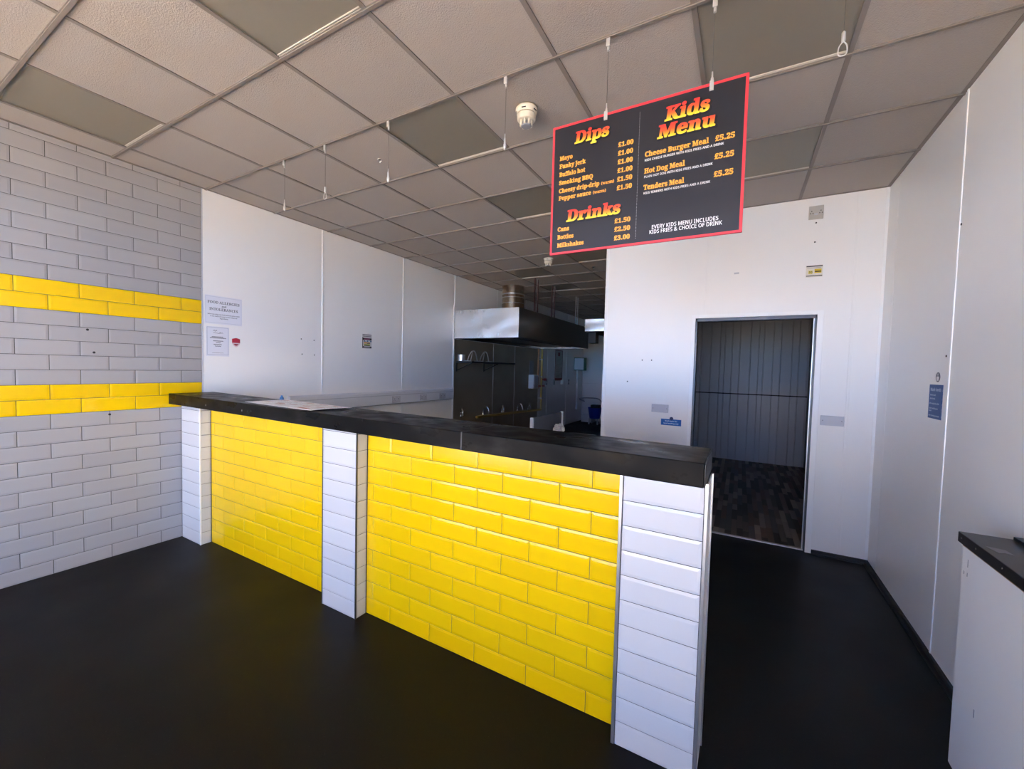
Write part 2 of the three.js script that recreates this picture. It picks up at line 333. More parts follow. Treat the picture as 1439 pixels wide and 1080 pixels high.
// ---------------------------------------------------------------- serving counter
const CT = -0.0065;
const topY = (x) => 1.229 - 0.0067 * x;
{
  const c = thing('serving_counter', 'long serving counter clad in yellow metro tiles between three white tiled pillars', 'counter', [0, 0, 0], CT);
  const row = 0.1;
  function faceTiles(parent, x0, x1, yTop, z, mats, joints) {
    for (let r = 0; r < 12; r++) {
      const y0 = r * row, y1 = Math.min(yTop, y0 + row); if (y1 - y0 < 0.012) continue;
      const cuts = [x0, ...joints[r % 2], x1];
      for (let i = 0; i < cuts.length - 1; i++) {
        const w = cuts[i + 1] - cuts[i]; if (w < 0.012) continue;
        const m = mesh('tile', tileGeo(w - 0.0028, y1 - y0 - 0.0028), pick(mats), parent); m.position.set((cuts[i] + cuts[i + 1]) / 2, (y0 + y1) / 2, z - 0.008);
        if (r === 0) m.position.y += 0.0005;
      }
    }
  }
  function sideTiles(parent, x, z0, z1, yTop, dir) {
    for (let r = 0; r < 12; r++) {
      const y0 = r * row, y1 = Math.min(yTop, y0 + row); if (y1 - y0 < 0.012) continue;
      const m = mesh('tile', tileGeo(z1 - z0 - 0.002, y1 - y0 - 0.0028), pick(M.tilePillar), parent);
      m.rotation.y = dir * Math.PI / 2; m.position.set(x - dir * 0.008, (y0 + y1) / 2, (z0 + z1) / 2);
    }
  }
  const pl = [[0.004, 0.325], [1.872, 2.183], [3.712, 4.028]];
  const panels = [[0.325, 1.872, [[0.38, 0.676, 0.969, 1.269, 1.569], [0.516, 0.816, 1.116, 1.416, 1.714]]], [2.183, 3.712, [[2.232, 2.531, 2.831, 3.125, 3.423], [2.379, 2.679, 2.977, 3.276, 3.573]]]];
  for (const [a, b, j] of panels) {
    const p = mesh('front_panel', box(a - 0.01, b + 0.01, 0, topY(b) - 0.089, -0.03, 0.0765), M.grout, c); p.userData.label = 'recessed front panel of glossy yellow metro tiles';
    faceTiles(p, a, b, topY(b) - 0.091, 0.08, M.tileYellow, [j[1], j[0]]);
  }
  pl.forEach(([a, b], i) => {
    const yT = topY(b) - 0.089, p = mesh('pillar', box(a, b - 0.0045, 0, yT, -0.03, 0.1565), M.grout, c); p.userData.label = 'projecting pillar of glossy white metro tiles';
    const l = i === 2 ? a + 0.014 : a + 0.004, r = i === 2 ? b - 0.012 : b - 0.006;
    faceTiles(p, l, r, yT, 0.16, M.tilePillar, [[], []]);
    if (i < 2) sideTiles(p, b, 0.082, 0.154, yT, 1);
    if (i) mesh('edge_trim', rbox(a - 0.001, a + (i === 2 ? 0.012 : 0.005), 0, yT, 0.14, 0.162, 0.002), i === 2 ? M.alu : M.darkTrim, p);
    mesh('edge_trim', rbox(b - (i === 2 ? 0.011 : 0.006), b + 0.001, 0, yT, 0.151, 0.162, 0.002), i === 0 ? M.strip : i === 1 ? M.darkTrim : M.alu, p);
    if (i === 2) { const e = mesh('end_panel', box(b - 0.004, b, 0, yT, -0.03, 0.151), M.panel, p); mesh('edge_trim', rbox(b - 0.004, b + 0.006, 0, yT, -0.035, -0.015, 0.002), M.alu, p); }
  });
  mesh('back_panel', box(0.004, 4.02, 0, 1.1, -0.045, -0.03), M.panel, c);
}
{
  const w = thing('worktop', 'black laminate worktop with scuffed top lying along the tiled counter', 'worktop', [0, 1.229, 0], CT);
  w.rotation.z = -0.0067;
  const T = 0.086, z0 = -0.085, z1 = 0.2445;
  const mk = (a, b, l) => { const m = mesh('worktop_section', rbox(a, b, -T, 0, z0, z1, 0.004, 3), M.worktop, w); m.userData.label = l; return m; };
  mk(0.003, 2.993, 'longer left length of the black worktop'); mk(2.9965, 4.018, 'shorter right length of the black worktop');
  mesh('joint_cover', rbox(2.9925, 2.9968, -T - 0.0006, 0.0006, z0, z1 + 0.0008, 0.0005, 1), M.jointGrey, w);
  const e = mesh('end_strip', rbox(4.018, 4.022, -T + 0.001, -0.001, z0 + 0.002, z1 - 0.002, 0.0015), M.worktopEdge, w);
  // small chips along the front edge
  for (const x of [0.62, 1.12]) mesh('edge_chip', new THREE.OctahedronGeometry(0.006, 1).scale(0.5, 1.3, 0.25).translate(x, -0.052, z1), M.greyPlastic, w);
}
// ---------------------------------------------------------------- menu sheet and cap on the worktop
{
  const mat = printed(1024, 420, (x, w, h) => {
    x.fillStyle = '#fbf9f7'; x.fillRect(0, 0, w, h);
    for (let c = 0; c < 5; c++) for (let r = 0; r < 12; r++) { const X = 30 + c * 200, Y = 40 + r * 30; x.fillStyle = r % 6 === 0 ? '#b5452e' : ['#8d8585', '#a59a98', '#9b7f74'][(r + c) % 3]; x.fillRect(X, Y, r % 6 === 0 ? 120 : 90 + ((r * 37 + c * 53) % 80), r % 6 === 0 ? 14 : 6); }
    x.fillStyle = '#b9542f'; x.fillRect(760, 330, 130, 40); x.fillStyle = '#c98f6a'; x.fillRect(320, 250, 90, 60);
  }, 0.35);
  const L = 0.8, D = 0.285, nx = 24, nz = 6, g = new THREE.BoxGeometry(L, 0.0016, D, nx, 1, nz), p = g.attributes.position;
  for (let i = 0; i < p.count; i++) { const x = p.getX(i), z = p.getZ(i); const lift = Math.max(0, x / L + 0.28); p.setY(i, p.getY(i) + 0.012 * lift * lift * (0.5 + 0.5 * Math.sin(z * 9 + 1.2)) + 0.002); }
  g.computeVertexNormals();
  const m = mesh('menu_sheet', g, mat); m.position.set(1.475, topY(1.475) + 0.0005, 0.085); m.rotation.set(0, -0.055, -0.0067);
  tag(m, 'large printed paper menu sheet lying on the left part of the black worktop', 'menu');
  const cap = mesh('bottle_cap', lathe([[0, 0], [0.014, 0], [0.015, 0.003], [0.013, 0.018], [0.008, 0.024], [0.006, 0.034], [0, 0.036]], 20), std(lin(0.05, 0.16, 0.36), 0.4));
  cap.position.set(1.075, topY(1.075) + 0.001, -0.055); tag(cap, 'small dark blue cap at the back edge of the worktop behind the paper sheet', 'cap');
}

// ---------------------------------------------------------------- hanging menu board and its cables
{
  const b = thing('menu_board', 'hanging black menu board with red border listing dips, drinks and kids menu', 'menu board', [3.686, 2.056, -0.035]);
  mesh('panel', rbox(-0.405, 0.405, 0, 0.6, -0.005, 0.005, 0.002), std(lin(0.55, 0.04, 0.06), 0.35), b);
  const draw = (x, w, h) => {
    const s = w / 810; x.scale(s, s);
    x.fillStyle = '#dc3a42'; x.fillRect(0, 0, 810, 600);
    x.fillStyle = '#242327'; x.fillRect(10, 11, 790, 580);
    x.textBaseline = 'alphabetic';
    const fit = (t, x0, x1, y, size, font, col, heavy = 0, tall = 1, skew = 0) => {
      x.save(); x.font = font.replace('#', size); const tw = x.measureText(t).width; x.transform(1, 0, skew, 1, x0, y); x.scale((x1 - x0) / tw, tall);
      x.lineJoin = 'round'; x.fillStyle = col; if (heavy) { x.strokeStyle = col; x.lineWidth = heavy; x.strokeText(t, 0, 0); } x.fillText(t, 0, 0); x.restore();
    };
    const fat = 'bold #px serif', slim = '#px sans-serif';
    const title = (t, x0, x1, y, size) => {
      const g = x.createLinearGradient(0, -size * 0.72, 0, size * 0.08); g.addColorStop(0, '#e8322f'); g.addColorStop(0.42, '#f0592c'); g.addColorStop(0.75, '#f9b52c'); g.addColorStop(1, '#fbe84a');
      fit(t, x0 + 4, x1 + 6, y + 7, size, fat, '#0d0c0d', 9, 1, -0.12); fit(t, x0, x1, y, size, fat, g, 4.5, 1, -0.12);
    };
    title('Dips', 110, 272, 99, 70); title('Drinks', 80, 334, 452, 70); title('Kids', 507, 677, 102, 76); title('Menu', 480, 700, 168, 72);
    const O = '#f6a53a';
    const item = (t, x0, x1, y, size = 26) => fit(t, x0, x1, y, size, fat, O, 1.6);
    [['Mayo', 103, 162], ['Funky Jerk', 167, 199], ['Buffalo hot', 166, 237], ['Smoking BBQ', 205, 275], ['Cheesy drip-drip', 236, 313], ['Pepper sauce', 198, 347]].forEach(([t, e, y]) => item(t, 38, e, y));
    fit('(warm)', 243, 303, 312, 18, fat, O, 0.8); fit('(warm)', 206, 268, 346, 18, fat, O, 0.8);
    ['£1.00', '£1.00', '£1.00', '£1.00', '£1.50', '£1.50'].forEach((t, i) => item(t, 316, 382, 163 + i * 37.5, 27));
    [['Cans', 96, 493, '£1.50'], ['Bottles', 119, 530, '£2.50'], ['Milkshakes', 170, 568, '£3.00']].forEach(([t, e, y, q], i) => { item(t, 37, e, y); item(q, 311, 381, y + 1, 27); });
    [['Cheese Burger Meal', 680, 232, 'KIDS CHEESE BURGER WITH KIDS FRIES AND A DRINK', 734], ['Hot Dog Meal', 594, 302, 'PLAIN HOT DOG WITH KIDS FRIES AND A DRINK', 697], ['Tenders Meal', 594, 371, 'KIDS TENDERS WITH KIDS FRIES AND A DRINK', 691]].forEach(([t, e, y, d, de]) => { item(t, 432, e, y, 28); item('£5.25', 703, 772, y, 29); fit(d, 432, de, y + 19, 13, slim, '#ece9e4', 0.3); });
    fit('EVERY KIDS MENU INCLUDES', 471, 727, 542, 22, slim, '#f0efec', 0.4); fit('KIDS FRIES & CHOICE OF DRINK', 462, 740, 562, 22, slim, '#f0efec', 0.4);
    x.fillStyle = '#cfccc8'; for (let y = 38; y < 572; y += 6.5) { x.beginPath(); x.arc(405.5, y, 1.2, 0, 7); x.fill(); }
  };
  const pr = mesh('print', new THREE.PlaneGeometry(0.808, 0.598).translate(0, 0.3, 0.0056), std(0xffffff, 0.33, { map: canvasTex(1620, 1200, draw) }), b);
  pr.userData.label = 'printed menu face';
}
{
  const names = ['leftmost hanging sign cable, bare, nearest the tiled wall', 'second bare sign cable from the left, its clip open', 'third bare sign cable from the left, by the ceiling hook', 'bare sign cable hanging beside the near smoke detector', 'cable holding the left end of the menu board', 'cable holding the right end of the menu board', 'bare sign cable to the right of the menu board'];
  [1.139, 1.598, 2.189, 3.011, 3.537, 3.962, 4.372].forEach((x, i) => {
    const held = i === 4 || i === 5, open = i === 1 || i === 6;
    const t = thing('sign_cable', names[i], 'cable', [x, 2.625, -0.035], 0);
    const c = mesh('cable', rod([0, 0.06, 0], [0, H - 2.625, 0], 0.0008, 6), M.wire, t);
    const k = mesh('ceiling_clip', join(rbox(-0.009, 0.009, 0.318, 0.353, 0.005, 0.011, 0.002), rod([0, 0.303, 0], [0, 0.353, 0], 0.006)), M.nickel, t);
    const grip = open
      ? join(lathe([[0, 0.045], [0.005, 0.045], [0.005, 0.075], [0.002, 0.08], [0, 0.08]], 12), tube([[0, 0.046, 0], [-0.009, 0.03, 0], [-0.01, 0.004, 0], [0, -0.003, 0], [0.009, 0.004, 0], [0.008, 0.03, 0], [0, 0.046, 0]], 0.0018, 30, 6))
      : join(lathe([[0, 0.0], [0.0065, 0.001], [0.0068, 0.02], [0.0045, 0.026], [0.0045, 0.05], [0.0025, 0.055], [0.002, 0.075], [0, 0.076]], 12), held ? join(box(-0.006, 0.006, -0.002, 0.036, -0.0095, -0.0062), box(-0.006, 0.006, -0.002, 0.036, 0.0062, 0.0095)) : rod([0, -0.006, 0], [0, 0.004, 0], 0.004));
    mesh('gripper', grip.scale(1.25, 1, 1.25), M.nickel, t);
  });
}

// ---------------------------------------------------------------- smoke detectors, ceiling hook
function detector(label, x, z) {
  const t = thing('smoke_detector', label, 'smoke detector', [x, H - 0.104, z]);
  mesh('base', lathe([[0, 0.104], [0.062, 0.104], [0.063, 0.092], [0.058, 0.086], [0.057, 0.073], [0.05, 0.07], [0, 0.07]], 32), M.cream, t);
  const b = mesh('body', lathe([[0, 0.072], [0.05, 0.07], [0.054, 0.062], [0.052, 0.04], [0.047, 0.034], [0.032, 0.033], [0, 0.033]], 32), M.cream, t);
  for (let k = 0; k < 5; k++) { const m = mesh('slot', box(-0.012, 0.012, 0.077, 0.083, 0.0555, 0.0585), M.hole, t); m.rotation.y = k * Math.PI * 0.4 + 0.2; }
  const cage = []; for (let k = 0; k < 8; k++) { const g = rbox(-0.006, 0.006, 0.006, 0.036, 0.027, 0.037, 0.002, 1); g.rotateY(k * Math.PI / 4 + 0.2); cage.push(g); }
  mesh('sensor_cage', join(cage), M.cream, t);
  mesh('sensor_cap', lathe([[0, 0.0], [0.024, 0.001], [0.029, 0.006], [0.029, 0.01], [0.02, 0.03], [0, 0.034]], 24), M.greyPlastic, t);
  return t;
}
detector('white smoke detector on the ceiling left of the hanging menu board', 2.985, -0.31);
detector('small looking white smoke detector far back on the kitchen ceiling', 1.8, -3.25);
{
  const g = join(lathe([[0, 0], [0.013, 0], [0.013, -0.003], [0.005, -0.006], [0, -0.006]], 14), tube([[0, -0.004, 0], [0, -0.016, 0], [0.01, -0.025, 0], [0.022, -0.018, 0], [0.022, -0.01, 0]], 0.0032, 20, 7));
  const m = mesh('ceiling_hook', g, M.chrome); m.position.set(1.77, H + 0.004, -0.345); tag(m, 'small metal hook screwed into a ceiling tile', 'hook');
  const p = mesh('sprinkler_head', lathe([[0, 0], [0.028, 0], [0.03, -0.004], [0.01, -0.01], [0.008, -0.028], [0.016, -0.03], [0, -0.032]], 18), M.chrome); p.position.set(2.2, H + 0.004, -3.95); tag(p, 'tiny chrome fitting on the kitchen ceiling beyond the far smoke detector', 'ceiling fitting');
}

// ---------------------------------------------------------------- signs on the left wall
function wallSign(name, label, category, side, u0, u1, y0, y1, t, mat, parts) {
  // side: 'left' (u = -z), 'right' (u = -z), 'back' (u = x)
  const m = mesh(name, new THREE.BoxGeometry(u1 - u0, y1 - y0, t), mat);
  const u = (u0 + u1) / 2, y = (y0 + y1) / 2;
  if (side === 'left') { m.position.set(t / 2 + 0.0006, y, u); m.rotation.y = Math.PI / 2; } else if (side === 'right') { m.position.set(XR - t / 2 - 0.0006, y, u); m.rotation.y = -Math.PI / 2; } else m.position.set(u, y, ZB + t / 2 + 0.0006);
  return tag(m, label, category);
}
const para = (x, y, w, n, lh, col = '#555', seedv = 3) => (c) => { c.fillStyle = col; for (let i = 0; i < n; i++) c.fillRect(x + ((i * seedv * 17) % 20), y + i * lh, w - ((i * seedv * 41) % (w * 0.25)), lh * 0.35); };
wallSign('allergy_notice', 'landscape food allergies notice taped to the white wall next to the tiles', 'notice', 'left', -0.325, -0.022, 1.835, 2.085, 0.0012, printed(760, 600, (c, w, h) => {
  c.fillStyle = '#e4e5ec'; c.fillRect(0, 0, w, h); c.strokeStyle = '#b9bcc6'; c.lineWidth = 5; c.strokeRect(14, 22, w - 28, h - 50);
  c.fillStyle = '#3c4040'; c.textAlign = 'center'; c.font = 'bold 76px serif'; c.fillText('FOOD ALLERGIES', w / 2, 165, 660); c.font = 'bold 52px serif'; c.fillText('and', w / 2, 232); c.font = 'bold 76px serif'; c.fillText('INTOLERANCES', w / 2, 312, 590);
  c.font = 'bold 30px serif'; c.fillText('Before you order your food and drinks please speak', w / 2, 404, 660); c.fillText('to our staff if you want to know about our', w / 2, 446, 560); c.fillText('ingredients', w / 2, 488, 170);
}));
wallSign('paper_notice', 'portrait paper notice taped below the allergies notice', 'notice', 'left', -0.215, -0.03, 1.548, 1.812, 0.0012, printed(440, 620, (c, w, h) => {
  c.fillStyle = '#e1e2ea'; c.fillRect(0, 0, w, h); c.strokeStyle = '#a9adb8'; c.lineWidth = 7; c.strokeRect(18, 18, w - 36, h - 50);
  c.strokeStyle = '#33353a'; c.lineWidth = 6; c.beginPath(); c.moveTo(130, 95); c.lineTo(150, 70); c.lineTo(170, 100); c.lineTo(190, 72); c.lineTo(205, 92); c.stroke(); c.beginPath(); c.moveTo(130, 130); c.lineTo(200, 135); c.lineTo(250, 140); c.lineTo(262, 112); c.lineTo(275, 142); c.lineTo(300, 120); c.lineTo(320, 140); c.stroke();
  c.fillStyle = '#3d3f45';
  [[105, 205, 220, 17], [70, 228, 310, 17], [130, 290, 190, 17], [185, 328, 80, 15], [140, 365, 150, 17], [165, 400, 110, 15], [110, 545, 210, 6]].forEach(([x, y, q, hh]) => { for (let k = 0; k < q; k += 13) c.fillRect(x + k, y + (k % 3), 9, hh); });
}));
{
  const s = new THREE.Shape(); s.moveTo(-0.036, 0.03); s.quadraticCurveTo(0, 0.05, 0.036, 0.03); s.lineTo(0.036, -0.005); s.quadraticCurveTo(0.03, -0.03, 0, -0.047); s.quadraticCurveTo(-0.03, -0.03, -0.036, -0.005); s.closePath();
  const t = thing('shield_sticker', 'small red shield shaped sticker right of the paper notices', 'sticker', [0.0006, 1.683, -0.274], Math.PI / 2);
  mesh('backing', new THREE.ExtrudeGeometry(s, { depth: 0.0008, bevelEnabled: false }), std(lin(0.75, 0.6, 0.62), 0.4), t);
  mesh('band', new THREE.ExtrudeGeometry(new THREE.Shape([[-0.034, 0.029], [0, 0.039], [0.034, 0.029], [0.034, -0.006], [-0.034, -0.006]].map((p) => new THREE.Vector2(...p))), { depth: 0.0014, bevelEnabled: false }), std(lin(0.5, 0.03, 0.06), 0.4), t);
  mesh('point', new THREE.ExtrudeGeometry(new THREE.Shape([[-0.022, -0.016], [0.022, -0.016], [0.006, -0.033], [0, -0.028], [-0.006, -0.033]].map((p) => new THREE.Vector2(...p))), { depth: 0.0014, bevelEnabled: false }), std(lin(0.3, 0.02, 0.04), 0.4), t);
}
wallSign('warning_sign', 'small upright warning notice with coloured bands on the middle white panel', 'notice', 'left', -1.87, -1.725, 1.705, 1.885, 0.002, printed(300, 440, (c, w, h) => {
  c.fillStyle = '#c9c6c6'; c.fillRect(0, 0, w, h); c.fillStyle = '#55535a'; c.fillRect(10, 12, 280, 16); c.fillRect(10, 60, 280, 16);
  c.fillStyle = '#6b2a4a'; c.fillRect(0, 120, w, 55); c.fillStyle = '#1c1820'; c.fillRect(0, 120, 60, 60); c.fillRect(240, 120, 60, 60); c.fillStyle = '#4b6b86'; c.fillRect(50, 190, 250, 45); c.fillStyle = '#f0f0f0'; c.fillRect(90, 200, 60, 20); c.fillRect(190, 200, 60, 20);
  c.fillStyle = '#c98a1e'; c.fillRect(55, 250, 190, 35); c.fillStyle = '#2b2010'; c.fillRect(150, 270, 100, 18); c.fillStyle = '#c9c56a'; c.fillRect(55, 295, 190, 25); c.fillStyle = '#5d6b45'; c.fillRect(55, 320, 190, 40); c.fillStyle = '#2a2233'; c.fillRect(0, 375, w, 45); c.fillStyle = '#b8b4c4'; c.fillRect(60, 380, 180, 15); c.fillStyle = '#1c1820'; c.fillRect(0, 100, 24, 330);
}));

// ---------------------------------------------------------------- dado trunking with sockets
{
  const s = new THREE.Shape([[0, 0], [0.045, 0], [0.05, 0.004], [0.05, 0.155], [0.03, 0.172], [0, 0.172]].map((p) => new THREE.Vector2(...p)));
  const g = new THREE.ExtrudeGeometry(s, { depth: 2.75, bevelEnabled: false }); g.translate(0.0006, 0.985, -3.52);
  const t = thing('cable_trunking', 'white plastic dado trunking running along the left wall behind the counter', 'trunking', [0, 0, 0]);
  mesh('body', metric(g), std(lin(0.7, 0.72, 0.76), 0.4), t);
  mesh('cover_line', rbox(0.049, 0.053, 1.1, 1.108, -3.52, -0.77, 0.001, 1), std(lin(0.5, 0.52, 0.56), 0.5), t);
  mesh('end_cap', rbox(0.0006, 0.054, 0.983, 1.16, -3.526, -3.518, 0.002), M.white, t);
  mesh('lower_shadow_gap', box(0.0006, 0.04, 0.979, 0.985, -3.52, -0.77), M.greyPlastic, t);
  ['leftmost double socket on the wall trunking', 'middle double socket on the wall trunking', 'double socket on the trunking nearest the kitchen splashback'].forEach((l, i) => {
    const k = thing('wall_socket', l, 'socket', [0.0545, 1.045, [-2.26, -2.8, -3.24][i]], Math.PI / 2);
    mesh('plate', rbox(-0.073, 0.073, -0.043, 0.043, -0.003, 0.006, 0.003), M.plate, k);
    for (const x of [-0.036, 0.036]) { mesh('pin_holes', join(box(x - 0.004, x + 0.004, 0.002, 0.012, 0.0055, 0.0065), box(x - 0.014, x - 0.007, -0.016, -0.012, 0.0055, 0.0065), box(x + 0.007, x + 0.014, -0.016, -0.012, 0.0055, 0.0065)), M.hole, k); mesh('switch', rbox(x - 0.006, x + 0.006, 0.02, 0.034, 0.004, 0.009, 0.002), M.white, k); }
  });
}

// ---------------------------------------------------------------- things on the partition wall
{
  const k = thing('wall_socket', 'double socket high on the wall above the doorway, near the ceiling', 'socket', [4.6, 2.86, ZB + 0.0008]);
  mesh('plate', rbox(-0.05, 0.05, -0.055, 0.055, 0, 0.01, 0.003), std(lin(0.5, 0.47, 0.42), 0.4), k);
  mesh('switch', rbox(-0.012, 0.012, -0.022, -0.008, 0.008, 0.013, 0.002), M.plate, k);
  for (const x of [-0.03, 0.032]) mesh('pin_holes', join(...[[0, 0.012], [-0.008, -0.006], [0.009, -0.006]].map(([a, b]) => rbox(x + a - 0.003, x + a + 0.003, b - 0.004, b + 0.004, 0.009, 0.011, 0.0005, 1))), M.hole, k);
  wallSign('circuit_label', 'small yellow and white label with black bars above the doorway', 'label', 'back', 4.553, 4.667, 2.33, 2.428, 0.0015, printed(400, 340, (c, w, h) => {
    c.fillStyle = '#e2dccb'; c.fillRect(0, 0, w, h); c.fillStyle = '#39373a'; c.fillRect(8, 14, 384, 30); c.fillRect(8, 292, 384, 24); c.fillStyle = '#8d8a88'; c.fillRect(20, 70, 340, 10);
    c.fillStyle = '#d9c95a'; c.fillRect(60, 150, 100, 95); c.fillStyle = '#3a3420'; c.font = 'bold 82px sans-serif'; c.fillText('10', 66, 228); c.fillStyle = '#d8b91c'; c.fillRect(205, 110, 165, 120); c.fillStyle = '#5a4c12'; c.fillRect(215, 165, 150, 36);
  }));
  function blank(l, x0, x1, y0, y1) {
    const t = thing('blank_plate', l, 'blank plate', [(x0 + x1) / 2, (y0 + y1) / 2, ZB + 0.0008]), a = (x1 - x0) / 2, b = (y1 - y0) / 2;
    mesh('plate', rbox(-a, a, -b, b, 0, 0.009, 0.003), M.plate, t);
    for (const x of [-a + 0.015, a - 0.015]) mesh('screw', lathe([[0, 0.0015], [0.004, 0.001], [0.0045, 0], [0, 0]], 12).rotateX(Math.PI / 2).translate(x, 0, 0.009), M.greyPlastic, t);
  }
  blank('blank grey socket plate left of the doorway above the blue sign', 3.349, 3.506, 1.106, 1.186);
  blank('blank grey socket plate on the wall right of the doorway', 4.706, 4.862, 1.097, 1.178);
  const m = wallSign('hand_wash_sign', 'small landscape blue sign with white lettering left of the doorway', 'sign', 'back', 3.442, 3.628, 0.985, 1.046, 0.002, printed(620, 204, (c, w, h) => {
    c.fillStyle = '#0b63b3'; c.fillRect(0, 0, w, h); c.fillStyle = '#cfe6fb'; c.textAlign = 'center'; c.font = 'bold 62px sans-serif'; c.fillText('Wash basin for', w / 2, 84, 380); c.fillText('hand washing only', w / 2, 160, 460);
  }));
  const s = mesh('round_symbol', new THREE.CylinderGeometry(0.017, 0.017, 0.002, 28).rotateX(Math.PI / 2), std(lin(0.03, 0.045, 0.14), 0.4)); s.position.set(3.538, 1.052, ZB + 0.0016); tag(s, 'small dark round symbol sticker on top of the landscape blue sign', 'sticker');
}
// ---------------------------------------------------------------- signs on the right wall
{
  wallSign('hygiene_sign', 'tall blue hand washing sign with white lines on the right wall', 'sign', 'right', -1.425, -1.25, 1.285, 1.475, 0.002, printed(460, 500, (c, w, h) => {
    c.fillStyle = '#35588f'; c.fillRect(0, 0, w, h); c.fillStyle = '#c9d6ea'; c.font = 'bold 64px sans-serif'; c.fillText('Wash hands', 40, 95, 370);
    c.font = 'bold 34px sans-serif'; [['before work', 40, 165, 300], ['after break', 40, 218, 200], ['after using the toilet', 30, 290, 380], ['after handling raw', 30, 362, 380], ['foods', 30, 398, 150], ['after cleaning or waste', 20, 468, 400]].forEach(([t, x, y, q]) => c.fillText(t, x, y, q));
  }));
  const t = thing('round_symbol', 'dark round hand washing symbol above the tall blue sign', 'sticker', [XR - 0.0006, 1.517, -1.325], -Math.PI / 2);
  mesh('disc', new THREE.CylinderGeometry(0.027, 0.027, 0.0014, 32).rotateX(Math.PI / 2).translate(0, 0, 0.0007), std(lin(0.08, 0.09, 0.12), 0.4), t);
  const sh = new THREE.Shape([[-0.016, -0.004], [-0.012, 0.004], [0.012, 0.004], [0.016, -0.004], [0.01, -0.02], [-0.01, -0.02]].map((p) => new THREE.Vector2(...p)));
  mesh('hand_mark', join(new THREE.ExtrudeGeometry(sh, { depth: 0.0005, bevelEnabled: false }).translate(0, 0, 0.0014), box(-0.0025, 0.0025, 0.008, 0.02, 0.0014, 0.0019)), M.white, t);
}
// ---------------------------------------------------------------- white boxed ledge on the right
{
  const t = thing('boxed_ledge', 'white boxed ledge with a chipped black top against the right wall', 'ledge', [4.98, 0, 1.4]);
  const X0 = 4.888 - 4.98, X1 = XR - 0.013 - 4.98, Z0 = -0.425 - 1.4, Z1 = ZF - 0.01 - 1.4;
  mesh('box_front', rbox(X0, X0 + 0.018, 0, 0.868, Z0, Z1, 0.002), M.panel, t);
  mesh('box_end', box(X0 + 0.018, X1, 0, 0.868, Z0, Z0 + 0.018), M.panel, t);
  mesh('raw_board_edge', box(X0 - 0.001, X1, 0.868, 0.878, Z0, Z1), M.chip, t).userData.label = 'bare chipboard edge under the black top';
  const top = mesh('ledge_top', rbox(X0 - 0.012, X1, 0.878, 0.918, Z0 - 0.012, Z1, 0.003), M.worktopEdge, t); top.userData.label = 'black ledge top';
  mesh('upstand', rbox(X1 - 0.03, X1, 0.918, 0.93, Z0 - 0.005, Z1, 0.002), M.worktopEdge, t);
  for (const z of [0.02, 0.13, 0.3]) mesh('screw', lathe([[0, 0.001], [0.004, 0.0008], [0.0045, 0], [0, 0]], 10).rotateZ(Math.PI / 2).translate(X0 - 0.0125, 0.9, Z0 + z), M.chrome, t);
  const sc = new THREE.Shape([[0, 0], [0.045, 0.012], [0.05, 0.055], [0.03, 0.05], [0.012, 0.06], [0.005, 0.03]].map((p) => new THREE.Vector2(...p)));
  mesh('torn_sticker', new THREE.ExtrudeGeometry(sc, { depth: 0.001, bevelEnabled: false }).rotateX(Math.PI / 2).translate(X0 + 0.005, 0.9195, Z0 + 0.14), std(lin(0.2, 0.2, 0.2), 0.5), t);
  for (const [y, z, l] of [[0.8, 0.045, 0.03], [0.765, 0.02, 0.012], [0.765, 0.045, 0.014], [0.3, 0.16, 0.03]]) mesh('scuff_mark', rbox(X0 - 0.0007, X0, y, y + l, Z0 + z, Z0 + z + 0.005, 0.0002, 1), M.greyPlastic, t);
}

// ---------------------------------------------------------------- kitchen: hoods and duct
function hood(label, x0, x1, y0, y1, z0, z1, facesX) {
  const t = thing('extraction_hood', label, 'hood', [(x0 + x1) / 2, y0, (z0 + z1) / 2]);
  const w = (x1 - x0) / 2, d = (z1 - z0) / 2, h = y1 - y0;
  const warp = (g) => { const p = g.attributes.position; for (let i = 0; i < p.count; i++) p.setZ(i, p.getZ(i) + 0.006 * noise.noise(p.getX(i) * 3, p.getY(i) * 5, 2) ); g.computeVertexNormals(); return g; };
  const f = new THREE.BoxGeometry(2 * w, h, 0.004, 40, 16, 1); f.translate(0, h / 2, d - 0.002);
  mesh('front_panel', metric(warp(f)), M.steel, t);
  mesh('back_panel', box(-w, w, 0, h, -d, -d + 0.004), M.steel, t);
  for (const s of [-1, 1]) mesh('side_panel', box(Math.min(s * w, s * (w - 0.004)), Math.max(s * w, s * (w - 0.004)), 0, h, -d + 0.004, d - 0.006), M.shadedSteel, t);  // sides take the darker steel, a dim reflection put into the colour
  mesh('top_panel', box(-w + 0.004, w - 0.004, h - 0.004, h, -d + 0.004, d - 0.01), M.steel, t);
  mesh('bottom_lip', join(rbox(-w, w, -0.006, 0.012, d - 0.03, d - 0.006, 0.002), rbox(w - 0.03, w, -0.006, 0.012, -d, d - 0.03, 0.002), rbox(-w, -w + 0.03, -0.006, 0.012, -d, d - 0.03, 0.002)), M.darkTrim, t);
  mesh('added_dark_sheet', box(-w + 0.004, w - 0.004, 0.045, 0.055, -d + 0.004, d - 0.012), M.black, t);  // added black sheet that paints the shade inside the open underside
  for (let i = 0; i < 6; i++) { const a = -d + 0.05 + i * (2 * d - 0.1) / 6; const g = rbox(-0.22, 0.22, -0.012, 0.012, a + 0.01, a + (2 * d - 0.1) / 6 - 0.01, 0.004); g.translate(0, 0.034, 0); mesh('grease_filter', g, M.darkTrim, t); }
  return [t, w, d, h];
}
